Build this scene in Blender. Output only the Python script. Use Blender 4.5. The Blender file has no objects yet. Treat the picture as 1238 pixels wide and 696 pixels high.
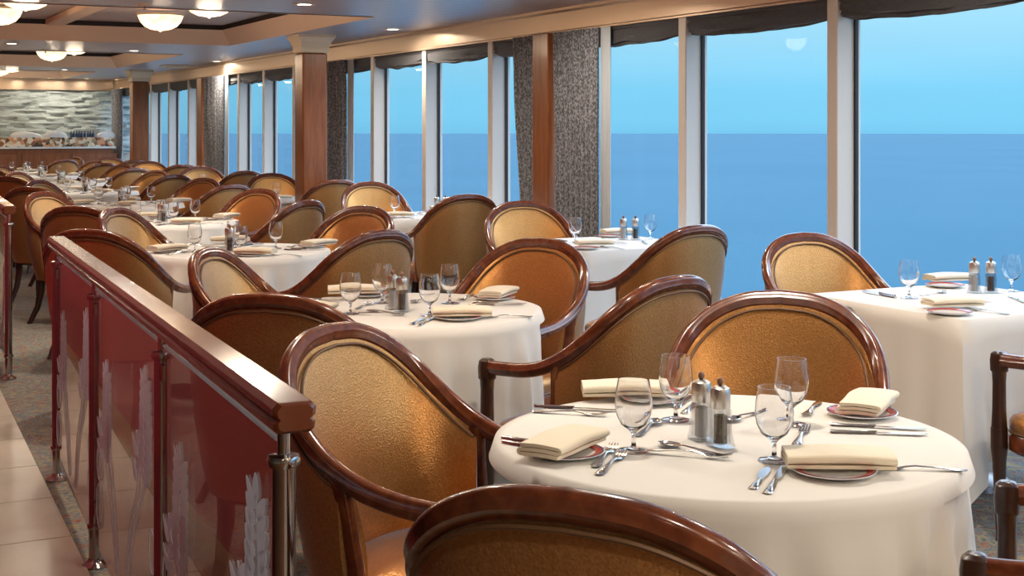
import bpy, math, random
from math import sin, cos, pi, radians, atan2, sqrt
from mathutils import Vector, noise
random.seed(7)
scene = bpy.context.scene
COL = scene.collection

# ------------------------------------------------------------------ camera
F_PX, CX, Y0, H = 1640.0, 619.0, 155.0, 1.46
TH = math.atan((CX + 230.0) / F_PX)
S, C = sin(TH), cos(TH)
cd = bpy.data.cameras.new('camera'); cam = bpy.data.objects.new('camera', cd); COL.objects.link(cam)
cam.location = (0, 0, H); cam.rotation_euler = (pi/2, 0, -TH)
cd.sensor_width = 36.0; cd.lens = F_PX / 1238.0 * 36.0
cd.shift_y = -(348.0 - Y0) / 1238.0
cd.clip_start = 0.05; cd.clip_end = 30000
scene.camera = cam

def ray(px, py):
    u = (px - CX) / F_PX; v = (Y0 - py) / F_PX
    return Vector((S + u*C, C - u*S, v))
def at_z(px, py, z):
    d = ray(px, py); t = (z - H) / d.z
    return Vector((d.x*t, d.y*t, z))
def y_on_x(px, X):
    d = ray(px, Y0); return d.y / d.x * X
def z_of(py, x, y):
    return H + (Y0 - py) / F_PX * (x*S + y*C)
TZ = 0.752

# ------------------------------------------------------------------ materials
def mat(name, base=(.8,.8,.8), rough=.5, metal=0.0, **kw):
    m = bpy.data.materials.new(name); m.use_nodes = True
    b = m.node_tree.nodes['Principled BSDF']
    b.inputs['Base Color'].default_value = (*base, 1)
    b.inputs['Roughness'].default_value = rough
    b.inputs['Metallic'].default_value = metal
    for k, v in kw.items():
        b.inputs[k.replace('_', ' ')].default_value = v
    m['b'] = 1
    return m
def nn(m, t, **kw):
    n = m.node_tree.nodes.new(t)
    for k, v in kw.items():
        if hasattr(n, k): setattr(n, k, v)
    return n
def lk(m, a, b): m.node_tree.links.new(a, b)
def bsdf(m): return m.node_tree.nodes['Principled BSDF']
def coords(m, scale=(1,1,1), kind='Object', rot=(0,0,0)):
    tc = nn(m, 'ShaderNodeTexCoord'); mp = nn(m, 'ShaderNodeMapping')
    mp.inputs['Scale'].default_value = scale; mp.inputs['Rotation'].default_value = rot
    lk(m, tc.outputs[kind], mp.inputs['Vector']); return mp.outputs['Vector']
def noise_tex(m, vec, scale=5, detail=3, dist=0):
    n = nn(m, 'ShaderNodeTexNoise'); n.inputs['Scale'].default_value = scale
    n.inputs['Detail'].default_value = detail; n.inputs['Distortion'].default_value = dist
    lk(m, vec, n.inputs['Vector']); return n.outputs['Fac']
def ramp(m, fac, stops):
    r = nn(m, 'ShaderNodeValToRGB'); e = r.color_ramp.elements
    while len(e) < len(stops): e.new(0.5)
    for i, (p, c) in enumerate(stops):
        e[i].position = p; e[i].color = (*c, 1)
    lk(m, fac, r.inputs['Fac']); return r.outputs['Color']
def bump(m, h, strength=.3, dist=.01):
    b = nn(m, 'ShaderNodeBump'); b.inputs['Strength'].default_value = strength
    b.inputs['Distance'].default_value = dist
    lk(m, h, b.inputs['Height']); lk(m, b.outputs['Normal'], bsdf(m).inputs['Normal'])

M = {}
# glossy mahogany of the chairs
m = M['wood'] = mat('mahogany', (.10,.03,.012), .22, 0, Coat_Weight=.6, Coat_Roughness=.12)
lk(m, ramp(m, noise_tex(m, coords(m, (9,9,9)), 3, 5, .5), [(.3,(.090,.020,.008)),(.55,(.16,.040,.014)),(.8,(.24,.070,.022))]), bsdf(m).inputs['Base Color'])
m = M['rail_wood'] = mat('handrail_wood', (.17,.042,.013), .24, 0, Coat_Weight=.2, Coat_Roughness=.06)
m = M['wood_dark'] = mat('dark_mahogany', (.035,.012,.007), .3, 0, Coat_Weight=.4, Coat_Roughness=.2)
# golden woven upholstery; bluish sheen tint paints in the window light
m = M['gold'] = mat('gold_upholstery', (.5,.27,.085), .30, .70, Sheen_Weight=1.0, Sheen_Roughness=.32, Sheen_Tint=(.50,.66,1,1))
v = coords(m, (1,1,1))
br = nn(m, 'ShaderNodeTexBrick'); br.inputs['Scale'].default_value = 60; br.inputs['Mortar Size'].default_value = .03
mp = coords(m, (1,1,1), 'Object', (0, pi/2, pi/2)); 
vo = nn(m, 'ShaderNodeTexVoronoi'); vo.inputs['Scale'].default_value = 230; lk(m, v, vo.inputs['Vector'])
f = noise_tex(m, v, 160, 2)
lk(m, ramp(m, f, [(.3,(.50,.225,.060)),(.7,(.66,.325,.105))]), bsdf(m).inputs['Base Color'])
bump(m, vo.outputs['Distance'], .28, .003)
m = M['gold_shaded'] = mat('shaded_gold_upholstery', (.30,.155,.055), .33, .6, Sheen_Weight=.5, Sheen_Roughness=.3, Sheen_Tint=(.6,.72,1,1))  # same gold fabric; outer-back shade and blue window sheen painted into the colours
v = coords(m); vo = nn(m, 'ShaderNodeTexVoronoi'); vo.inputs['Scale'].default_value = 230; lk(m, v, vo.inputs['Vector'])
lk(m, ramp(m, noise_tex(m, v, 160, 2), [(.3,(.38,.18,.06)),(.7,(.52,.26,.09))]), bsdf(m).inputs['Base Color'])
bump(m, vo.outputs['Distance'], .25, .003)
M['piping'] = mat('piping', (.16,.08,.035), .5, .2)
# linen
m = M['cloth'] = mat('white_tablecloth', (.78,.74,.68), .85, 0, Sheen_Weight=.2)
bump(m, noise_tex(m, coords(m), 350, 1), .06, .002)
m = M['napkin'] = mat('cream_napkin', (.86,.76,.58), .9, 0, Sheen_Weight=.25)
bump(m, noise_tex(m, coords(m), 400, 1), .15, .002)
M['steel'] = mat('polished_steel', (.72,.71,.70), .14, 1.0)
M['chrome'] = mat('chrome', (.42,.40,.40), .10, 1.0)
M['brushed'] = mat('brushed_steel', (.62,.60,.57), .28, 1.0)
M['china'] = mat('white_china', (.85,.84,.82), .12, 0, Coat_Weight=.5)
M['rim_red'] = mat('red_rim', (.45,.05,.04), .2)
M['rim_blue'] = mat('blue_rim', (.03,.06,.2), .2)
M['knob'] = mat('brown_knob', (.25,.13,.08), .3)
M['salt'] = mat('salt', (.85,.84,.82), .9)
m = M['pepper'] = mat('peppercorns', (.05,.03,.02), .8)
vo = nn(m, 'ShaderNodeTexVoronoi'); vo.inputs['Scale'].default_value = 220; lk(m, coords(m), vo.inputs['Vector'])
lk(m, ramp(m, vo.outputs['Distance'], [(.1,(.16,.09,.05)),(.6,(.015,.01,.008))]), bsdf(m).inputs['Base Color'])
m = M['glass'] = mat('clear_glass', (1,1,1), 0.0, 0, Transmission_Weight=1.0, IOR=1.45)
def thin_glass(name, tint, refl=1.0, ior=1.5):
    m = bpy.data.materials.new(name); m.use_nodes = True; nt = m.node_tree; nt.nodes.clear()
    o = nt.nodes.new('ShaderNodeOutputMaterial'); mx = nt.nodes.new('ShaderNodeMixShader')
    tr = nt.nodes.new('ShaderNodeBsdfTransparent'); gl = nt.nodes.new('ShaderNodeBsdfGlossy')
    f0 = ((ior-1)/(ior+1))**2
    lw = nt.nodes.new('ShaderNodeLayerWeight'); lw.inputs['Blend'].default_value = .5
    pw = nt.nodes.new('ShaderNodeMath'); pw.operation = 'POWER'; pw.inputs[1].default_value = 5; nt.links.new(lw.outputs['Facing'], pw.inputs[0])
    fr = nt.nodes.new('ShaderNodeMath'); fr.operation = 'MULTIPLY_ADD'; fr.inputs[1].default_value = 1-f0; fr.inputs[2].default_value = f0
    nt.links.new(pw.outputs[0], fr.inputs[0])
    tr.inputs['Color'].default_value = (*tint, 1); gl.inputs['Roughness'].default_value = 0.0
    gl.inputs['Color'].default_value = (refl, refl, refl, 1)
    nt.links.new(fr.outputs[0], mx.inputs[0]); nt.links.new(tr.outputs[0], mx.inputs[1])
    nt.links.new(gl.outputs[0], mx.inputs[2]); nt.links.new(mx.outputs[0], o.inputs[0]); return m
M['acrylic'] = thin_glass('acrylic', (.86,.87,.88), .9, 2.0)
M['pane'] = thin_glass('window_glass', (.97,.99,1.0), .2, 1.3)
M['rail_glass'] = thin_glass('balustrade_glass', (.82,.78,.78), 1.0, 2.0)
m = M['frost'] = mat('frosted_etching', (.85,.86,.88), .9)
bsdf(m).inputs['Specular IOR Level'].default_value = 0
tl = nn(m, 'ShaderNodeBsdfTranslucent'); tl.inputs['Color'].default_value = (.9,.92,.95,1)
mx = nn(m, 'ShaderNodeMixShader'); mx.inputs[0].default_value = .6
lk(m, bsdf(m).outputs[0], mx.inputs[1]); lk(m, tl.outputs[0], mx.inputs[2])
lk(m, mx.outputs[0], [n for n in m.node_tree.nodes if n.type == 'OUTPUT_MATERIAL'][0].inputs[0])
# room
m = M['column'] = mat('column_veneer', (.25,.085,.03), .3, 0, Coat_Weight=.3, Coat_Roughness=.15)
lk(m, ramp(m, noise_tex(m, coords(m, (9,9,.7)), 4, 4, .8), [(.3,(.19,.058,.018)),(.7,(.31,.105,.036))]), bsdf(m).inputs['Base Color'])
M['capital'] = mat('cream_capital', (.88,.74,.52), .5)
M['peach'] = mat('peach_soffit', (.90,.66,.48), .5)
m = M['slat'] = mat('slatted_metal_ceiling', (.50,.49,.52), .34, .7)
w = nn(m, 'ShaderNodeTexWave'); w.bands_direction = 'Y'; w.inputs['Scale'].default_value = 2.6
w.inputs['Distortion'].default_value = 0; lk(m, coords(m), w.inputs['Vector'])
lk(m, ramp(m, w.outputs['Fac'], [(.0,(.28,.275,.31)),(.12,(.62,.61,.68)),(.9,(.70,.69,.76))]), bsdf(m).inputs['Base Color'])
bump(m, w.outputs['Fac'], .35, .01)
m = M['recess'] = mat('recess_ceiling', (.56,.47,.46), .45, .2)
w = nn(m, 'ShaderNodeTexWave'); w.bands_direction = 'Y'; w.inputs['Scale'].default_value = 2.6
lk(m, coords(m), w.inputs['Vector']); bump(m, w.outputs['Fac'], .3, .01)
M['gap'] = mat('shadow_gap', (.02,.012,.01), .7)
m = M['cornice'] = mat('champagne_metal_cornice', (.62,.46,.32), .36, .75)
M['mullion'] = mat('mullion_paint', (.68,.60,.52), .30)
M['gasket'] = mat('black_gasket', (.01,.012,.015), .6)
m = M['blind'] = mat('charcoal_blind', (.075,.07,.075), .8, 0, Sheen_Weight=.3)
lk(m, ramp(m, noise_tex(m, coords(m,(1,1,30)), 30, 2), [(.35,(.025,.024,.027)),(.7,(.09,.085,.09))]), bsdf(m).inputs['Base Color'])
m = M['curtain'] = mat('grey_curtain', (.2,.2,.2), .8, .0, Sheen_Weight=.3)
lk(m, ramp(m, noise_tex(m, coords(m,(1,1,.6)), 90, 3), [(.40,(.08,.08,.085)),(.5,(.18,.18,.195)),(.64,(.34,.34,.36))]), bsdf(m).inputs['Base Color'])
M['sheer'] = mat('pale_lining', (.50,.53,.55), .8)
m = M['stone'] = mat('stacked_stone', (.5,.5,.45), .85)
v = coords(m, (1,1,3.2)); f = noise_tex(m, v, 5, 6, .5)
lk(m, ramp(m, f, [(.25,(.20,.22,.21)),(.45,(.37,.42,.40)),(.75,(.48,.53,.51))]), bsdf(m).inputs['Base Color'])
bump(m, f, .8, .05)
m = M['mosaic'] = mat('mosaic', (.5,.4,.3), .35)
vo = nn(m, 'ShaderNodeTexVoronoi'); vo.inputs['Scale'].default_value = 16; lk(m, coords(m), vo.inputs['Vector'])
sp = nn(m, 'ShaderNodeSeparateColor'); lk(m, vo.outputs['Color'], sp.inputs[0])
r_ = nn(m, 'ShaderNodeValToRGB'); r_.color_ramp.interpolation = 'CONSTANT'
cs = [(.0,(.75,.62,.42)),(.25,(.30,.12,.05)),(.4,(.75,.35,.18)),(.55,(.06,.05,.04)),(.68,(.85,.78,.62)),(.85,(.35,.28,.16))]
while len(r_.color_ramp.elements) < len(cs): r_.color_ramp.elements.new(.5)
for i,(p,c) in enumerate(cs): r_.color_ramp.elements[i].position = p; r_.color_ramp.elements[i].color = (*c,1)
lk(m, sp.outputs[0], r_.inputs['Fac']); lk(m, r_.outputs['Color'], bsdf(m).inputs['Base Color'])
m = M['carpet'] = mat('patterned_carpet', (.2,.2,.2), .95)
v = coords(m, (1,1,1)); f1 = noise_tex(m, v, 6.0, 2.5, 3.2)
mul = nn(m, 'ShaderNodeMath'); mul.operation = 'MULTIPLY'; mul.inputs[1].default_value = 3.2; lk(m, f1, mul.inputs[0])
fr_ = nn(m, 'ShaderNodeMath'); fr_.operation = 'FRACT'; lk(m, mul.outputs[0], fr_.inputs[0])
c1 = ramp(m, fr_.outputs[0], [(.0,(.10,.045,.025)),(.10,(.14,.17,.16)),(.28,(.22,.25,.26)),(.40,(.42,.29,.08)),(.5,(.21,.21,.19)),(.66,(.12,.16,.19)),(.8,(.27,.25,.21)),(.92,(.33,.12,.07))])
lk(m, c1, bsdf(m).inputs['Base Color']); bump(m, noise_tex(m, v, 500, 1), .4, .004)
m = M['tile'] = mat('beige_floor_tile', (.56,.48,.37), .3)
lk(m, ramp(m, noise_tex(m, coords(m), 3, 5, .4), [(.3,(.50,.44,.33)),(.7,(.64,.57,.45))]), bsdf(m).inputs['Base Color'])
M['grout'] = mat('grout', (.2,.17,.13), .9)
m = M['floorwood'] = mat('brown_floorboard', (.22,.09,.04), .35)
M['burgundy'] = mat('burgundy_wall', (.30,.018,.026), .6)
M['plaster'] = mat('warm_wall', (.55,.46,.36), .7)
m = M['sea'] = mat('sea_water', (.20,.46,.66), .9)
lk(m, ramp(m, noise_tex(m, coords(m,(1,1,1)), .004, 5, 1), [(.3,(.020,.076,.113)),(.7,(.024,.084,.123))]), bsdf(m).inputs['Base Color'])
bsdf(m).inputs['Specular IOR Level'].default_value = 0.1
M['linen'] = mat('white_linen', (.8,.8,.78), .8)
M['bottle'] = mat('dark_blue_glass', (.03,.05,.10), .15)
def emis(name, col, s):
    m = bpy.data.materials.new(name); m.use_nodes = True; b = bsdf(m)
    b.inputs['Base Color'].default_value = (*col,1); b.inputs['Emission Color'].default_value = (*col,1)
    b.inputs['Emission Strength'].default_value = s; return m
M['bowl'] = emis('glowing_alabaster_glass', (1,.80,.52), 1.9)
m = M['bowl']; e = ramp(m, noise_tex(m, coords(m), 9, 3), [(.35,(1,.66,.32)),(.65,(1,.88,.66))]); lk(m, e, bsdf(m).inputs['Emission Color'])
M['lens'] = emis('lit_lens', (1,.93,.80), 14)
M['lens_far'] = emis('lit_lens_spot', (1,.97,.9), 10)

# ------------------------------------------------------------------ mesh builder
class MB:
    def __init__(s): s.v = []; s.f = []
    def add(s, vs, fs):
        o = len(s.v); s.v += [tuple(p) for p in vs]; s.f += [tuple(i+o for i in f) for f in fs]; return s
    def box(s, a, b, bev=0.0):
        x0,y0,z0 = a; x1,y1,z1 = b
        if bev <= 0:
            s.add([(x0,y0,z0),(x1,y0,z0),(x1,y1,z0),(x0,y1,z0),(x0,y0,z1),(x1,y0,z1),(x1,y1,z1),(x0,y1,z1)],
                  [(0,3,2,1),(4,5,6,7),(0,1,5,4),(1,2,6,5),(2,3,7,6),(3,0,4,7)]); return s
        e = bev; cx,cy,cz = (x0+x1)/2,(y0+y1)/2,(z0+z1)/2
        rings = []
        for z, i in ((z0, e), (z0+e, 0), (z1-e, 0), (z1, e)):
            ax,bx,ay,by = x0+i, x1-i, y0+i, y1-i
            k = e*.7
            rings.append([(ax+k,ay,z),(bx-k,ay,z),(bx,ay+k,z),(bx,by-k,z),(bx-k,by,z),(ax+k,by,z),(ax,by-k,z),(ax,ay+k,z)])
        return s.loft(rings, True, True)
    def loft(s, rings, closed=True, caps=True):
        n = len(rings[0]); vs = [p for r in rings for p in r]; fs = []
        for i in range(len(rings)-1):
            for j in range(n if closed else n-1):
                k = (j+1) % n
                fs.append((i*n+j, i*n+k, (i+1)*n+k, (i+1)*n+j))
        if caps and closed:
            fs.append(tuple(range(n-1,-1,-1))); b = (len(rings)-1)*n; fs.append(tuple(b+j for j in range(n)))
        return s.add(vs, fs)
    def lathe(s, prof, n=20, c=(0,0,0), close=False, ring=False):
        if ring: prof = list(prof)+[prof[0]]; close = True
        rings = [[(c[0]+r*cos(2*pi*j/n), c[1]+r*sin(2*pi*j/n), c[2]+z) for j in range(n)] for r, z in prof]
        return s.loft(rings, True, not close)
    def tube(s, pts, rad, n=8, prof=None, up=(0,0,1), caps=True):
        pts = [Vector(p) for p in pts]; rings = []
        for i, p in enumerate(pts):
            t = (pts[min(i+1,len(pts)-1)] - pts[max(i-1,0)]).normalized()
            u = Vector(up(i) if callable(up) else up)
            a = t.cross(u)
            if a.length < 1e-4: a = t.cross(Vector((1,0,0)))
            a.normalize(); b = a.cross(t).normalized()
            r = rad[i] if isinstance(rad, (list, tuple)) else rad
            if prof: rings.append([p + a*q[0]*r + b*q[1]*r for q in prof])
            else: rings.append([p + a*cos(2*pi*k/n)*r + b*sin(2*pi*k/n)*r for k in range(n)])
        return s.loft(rings, True, caps)
    def sheet(s, grid, thick=None):
        n = len(grid[0]); 
        s.add([p for r in grid for p in r], [(i*n+j,i*n+j+1,(i+1)*n+j+1,(i+1)*n+j) for i in range(len(grid)-1) for j in range(n-1)])
        return s
    def build(s, name, m, parent=None, smooth=True, ang=40, loc=None):
        me = bpy.data.meshes.new(name); me.from_pydata(s.v, [], s.f); me.validate()
        import bmesh
        bm = bmesh.new(); bm.from_mesh(me); bmesh.ops.recalc_face_normals(bm, faces=bm.faces); bm.to_mesh(me); bm.free()
        me.materials.append(m if not isinstance(m, str) else M[m])
        if smooth:
            me.polygons.foreach_set('use_smooth', [True]*len(me.polygons)); me.set_sharp_from_angle(angle=radians(ang))
        o = bpy.data.objects.new(name, me); COL.objects.link(o)
        if parent: o.parent = parent
        if loc: o.location = loc
        return o
def tag(o, label=None, cat=None, group=None, kind=None):
    if label: o['label'] = label
    if cat: o['category'] = cat
    if group: o['group'] = group
    if kind: o['kind'] = kind
    return o
def struct(o): o['kind'] = 'structure'; return o
def empty(name, loc=(0,0,0), rz=0, label=None, cat=None, group=None):
    o = bpy.data.objects.new(name, None); COL.objects.link(o); o.location = loc; o.rotation_euler = (0,0,rz)
    o.empty_display_size = .05
    return tag(o, label, cat, group)
def copy_tree(o, parent=None):
    c = o.copy(); COL.objects.link(c); c.parent = parent
    for ch in list(o.children): copy_tree(ch, c)
    return c
def place(proto, used, loc, rz, label, group=None):
    o = proto if not used.get(proto.name_full) else copy_tree(proto)
    used[proto.name_full] = True
    o.location = loc; o.rotation_euler = (0,0,rz); o['label'] = label
    if group: o['group'] = group
    return o
USED = {}
def catmull(pts, per=5):
    pts = [Vector(p) for p in pts]; out = []
    P = [pts[0]*2-pts[1]] + pts + [pts[-1]*2-pts[-2]]
    for i in range(1, len(P)-2):
        for k in range(per):
            t = k/per; a,b,c,d = P[i-1],P[i],P[i+1],P[i+2]
            out.append(.5*((2*b)+(c-a)*t+(2*a-5*b+4*c-d)*t*t+(3*b-a-3*c+d)*t**3))
    out.append(pts[-1]); return out
def superell(a, b, n=12, p=2.6):
    out = []
    for k in range(n):
        t = 2*pi*k/n; c_, s_ = cos(t), sin(t)
        out.append((a*abs(c_)**(2/p)*(1 if c_>=0 else -1), b*abs(s_)**(2/p)*(1 if s_>=0 else -1)))
    return out

# ------------------------------------------------------------------ chair
BACK = .36
half = [(0,-.36,.955),(.105,-.352,.945),(.195,-.328,.908),(.258,-.285,.850),(.290,-.225,.785),(.304,-.150,.725),
        (.306,-.06,.680),(.302,.04,.655),(.294,.15,.645),(.286,.25,.640)]
hc = catmull(half, 6)
RIM = [Vector((-p.x,p.y,p.z)) for p in reversed(hc[1:])] + hc
def make_chair():
    root = empty('dining_armchair'); root['category'] = 'chair'
    # rail: top of the back flowing into both arms
    prof = superell(.019, .0245, 18, 2.3)
    prof = [(x*(1+.10*math.cos(6*math.atan2(y,x))), y) for x, y in prof]
    def upv(i):
        p = RIM[i]; lean = max(0, min(1, (p.z-.66)/.2))
        n = Vector((p.x*.9, p.y-.0, 0)); 
        # up = mostly vertical; on the arms the flat face turns upward
        return Vector((p.x*1.2*lean, -.25*lean, 1))
    MB().tube(RIM, 1.0, prof=prof, up=upv).build('back_and_arm_rail', 'wood', root)
    idx = [i for i, p in enumerate(RIM) if p.y <= -.10]
    top = [RIM[i] for i in idx]; n = len(top)
    def bot(k, zz=.335):
        a = (k/(n-1)-.5)*2          # -1..1
        ang = a*pi/2*1.0
        x = .268*sin(ang)*1.0; y = -.085 - .20*max(0,cos(ang))**.8
        return Vector((x, y, zz))
    bots = [bot(k) for k in range(n)]
    def shell(off, z0, bulge, rows=12, drop=.0):
        g = []
        for r in range(rows+1):
            w = r/rows; row = []
            for k in range(n):
                T = top[k]; B = bots[k]; zb = z0
                cen = Vector((0, .05, 0)); dirT = Vector((T.x, T.y-.02, 0)).normalized()
                p = T.lerp(Vector((B.x,B.y,zb)), w)
                # most of the height keeps the lean of the back
                p.x = T.x + (B.x-T.x)*w**1.4; p.y = T.y + (B.y-T.y)*w**1.1
                p += dirT*(off + bulge*sin(pi*min(1,w*1.0))**.7)
                p.z -= drop*(1-w)
                row.append(p)
            g.append(row)
        return g
    outer = shell(.006, .335, .012, drop=.012)
    mid = shell(-.012, .335, 0, drop=.012)
    MB().loft([list(reversed(mid[0]))+outer[0]]+[list(reversed(mid[i]))+outer[i] for i in range(1,len(outer))], True, True).build('back_panel', 'gold_shaded', root)
    inner = shell(-.016, .40, -.028, drop=.016)
    mid2 = shell(-.010, .40, 0, drop=.016)
    MB().loft([list(reversed(inner[i]))+mid2[i] for i in range(len(inner))], True, True).build('backrest', 'gold', root)
    # piping just under the rail outside and inside
    for off, dz in ((.014,-.030),(-.026,-.028)):
        pts = []
        for k in range(n):
            T = top[k]; d = Vector((T.x, T.y-.02, 0)).normalized()
            pts.append(T + d*off*(1) + Vector((-T.x*.05 if off<0 else -T.x*.02,0,dz)))
        MB().tube(pts, .0042, 6).build('piping', 'piping', root)
    # stiles at the front edge of the shell
    for sx in (-1, 1):
        a = Vector((sx*.303,-.108,.69)); b = Vector((sx*.284,-.082,.5)); c = Vector((sx*.270,-.072,.32))
        MB().tube([a, a.lerp(b,.5), b, b.lerp(c,.5), c], [1,.85,.85,.95,1.1], prof=superell(.019,.020,10,3.5), up=(0,1,0)).build('stile', 'wood', root)
        # arm post: turned block at top, square shaft down to the seat
        x, y = sx*.286, .236
        MB().tube([(x,y,.395),(x,y,.46),(x,y,.56),(x,y,.596),(x,y,.602),(x,y,.610),(x,y,.640),(x,y,.662),(x,y,.670)],
                  [.024,.021,.020,.022,.027,.027,.028,.025,.016], prof=superell(1,1,14,3.4), up=(0,1,0)).build('arm_post', 'wood_dark', root)
        MB().tube([(x,y,.40),(x,y,.33),(x,y,.28),(x,y-.003,.15),(x,y-.006,.02),(x,y-.006,.0)],
                  [.026,.026,.021,.017,.014,.015], prof=superell(1,1,12,3.4), up=(0,1,0)).build('leg', 'wood_dark', root)
        bx, by = sx*.19, -.20
        MB().tube([(bx,by,.34),(bx,by-.005,.25),(bx*1.03,by-.03,.13),(bx*1.10,by-.085,.02),(bx*1.11,by-.095,0)],
                  [.027,.024,.019,.016,.017], prof=superell(1,1,12,3.4), up=(0,1,0)).build('leg', 'wood_dark', root)
    # seat frame and cushion: D-shaped plan
    def plan(inset=0, m=36):
        out = []
        for k in range(m):
            t = 2*pi*k/m; cx_, sy_ = cos(t), sin(t)
            if sy_ >= 0: x = (.283-inset)*abs(cx_)**(2/6)*(1 if cx_>=0 else -1); y = (.255-inset)*abs(sy_)**(2/6)
            else: x = (.283-inset)*abs(cx_)**(2/2.3)*(1 if cx_>=0 else -1); y = -(.275-inset)*abs(sy_)**(2/2.3)
            out.append((x,y))
        return out
    MB().loft([[(x,y,z) for x,y in plan(i)] for i,z in ((.012,.315),(.0,.325),(.0,.372),(.008,.384))]).build('seat_frame', 'wood', root)
    MB().loft([[(x,y,z) for x,y in plan(i)] for i,z in ((.010,.385),(.002,.395),(.002,.425),(.014,.447),(.045,.462),(.12,.470),(.2,.472))]).build('seat', 'gold', root, ang=70)
    MB().tube([(x,y,.388) for x,y in plan(.004)]+[(plan(.004)[0][0],plan(.004)[0][1],.388)], .005, 6, caps=False).build('seat_piping', 'piping', root)
    return root
chair0 = make_chair()
def place_chair(tx, ty, facing, label, group):
    """tx,ty: floor point under the top of the back; facing in degrees (world)."""
    a = radians(facing); d = Vector((cos(a), sin(a)))
    near = min(T+SC, key=lambda q: (q[0]-tx-d.x*.6)**2+(q[1]-ty-d.y*.6)**2)
    o = Vector((tx+d.x*BACK, ty+d.y*BACK)); r = o-Vector(near)
    if r.length < .50: r = r.normalized()*.50; tx, ty = near[0]+r.x-d.x*BACK, near[1]+r.y-d.y*BACK
    CHAIRS.append((tx+d.x*BACK, ty+d.y*BACK, a))
    return place(chair0, USED, (tx + d.x*BACK, ty + d.y*BACK, 0), a - pi/2, label, group)
CHAIRS = []
def blocked(x, y, m=.03):
    for cx_, cy_, a in CHAIRS:
        dx, dy = x-cx_, y-cy_
        if dx*dx+dy*dy > .36: continue
        f = dx*cos(a)+dy*sin(a); l = dx*sin(a)-dy*cos(a)
        if -.42 < f < .262+m and abs(l) < .312+m: return True
    return False
def tuck_row(c, row, wide=2):
    # cloth pushed aside where a chair stands under the table edge
    ks = []
    for x, y, z in row:
        k = 1.0
        for q in range(36):
            if blocked(c[0]+x*(1-.02*q), c[1]+y*(1-.02*q)): k = 1-.02*(q+1)
        ks.append(k)
    n = len(row)
    kd = [min(ks[(i+d) % n] for d in range(-wide, wide+1)) for i in range(n)]
    return [(x*k, y*k, z) for (x, y, z), k in zip(row, kd)]
def back_px(px, py, z=.98):
    p = at_z(px, py, z); return p.x, p.y

# ------------------------------------------------------------------ tables
T = [(0,0)]*9
def t_at(px, t):   # floor point at image column px and depth t
    d = ray(px, Y0); return (d.x*t, d.y*t)
T[0] = t_at(877, 3.09); T[1] = t_at(492, 5.31); T[2] = t_at(288, 7.85); T[3] = t_at(203, 10.3)
for k in range(5): T[4+k] = (2.63+.14*k, 12.95+2.65*k)
TN = ['nearest','second','third','fourth','fifth','sixth','seventh','eighth','ninth']
TR = .535
def round_cloth(k):
    mb = MB(); n = 132; random.seed(50+k); ph = random.random()*6
    nf = 12; rings = []
    seq = [(0.02,0),(.25,0),(TR-.03,0),(TR-.008,.0)]
    for r, dz in seq: rings.append([(r*cos(2*pi*j/n), r*sin(2*pi*j/n), TZ) for j in range(n)])
    for i in [.8]+list(range(1, 15)):
        w = (i/14)
        row = []
        for j in range(n):
            a = 2*pi*j/n
            fold = 1.5*(1-abs(sin(.5*(nf*a+ph+.9*sin(3*a+ph)))))**1.6*(.6+.4*sin(2*a+ph)) + .25*sin(2.3*nf*a+1.7*ph)
            r = TR + .006*min(1,w*8) + .035*w + fold*.048*min(1, w*2.6)
            if w < .08: r = TR + .004
            z = TZ - .004 - .66*w**1.05
            X_, Y_ = r*cos(a), r*sin(a)
            row.append((X_, Y_, z))
        rings.append(tuck_row(T[k], row, 3) if i >= 1 else row)
    mb.loft(rings, True, False); mb.f.append(tuple(range(n)))
    return mb
def pedestal(root, r):
    MB().lathe([(.05,.748),(r-.01,.748),(r,.745),(r,.729),(r-.02,.727),(.05,.727)], 40).build('tabletop', 'wood_dark', root)
    MB().lathe([(.055,.71),(.045,.6),(.04,.3),(.06,.06),(.07,.04)], 16).build('pedestal', 'wood_dark', root)
    MB().lathe([(.02,.045),(.09,.04),(.19,.02),(.20,.0),(.02,0)], 28).build('base', 'wood_dark', root)
rt0 = empty('round_dining_table'); rt0['category'] = 'table'; pedestal(rt0, TR-.01)
for k, (x, y) in enumerate(T):
    place(rt0, USED, (x, y, 0), 0, f'round pedestal table under the white cloth, {TN[k]} of the aisle row', 'round tables of the aisle row')
def lay_round(k, x, y):
    o = round_cloth(k).build('tablecloth', 'cloth', ang=80, loc=(x, y, 0))
    tag(o, f'white floor-length cloth draped over the {TN[k]} round table of the aisle row' if k else 'white cloth draped over the large round table nearest the camera', 'tablecloth', 'cloths on the round tables')

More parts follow.
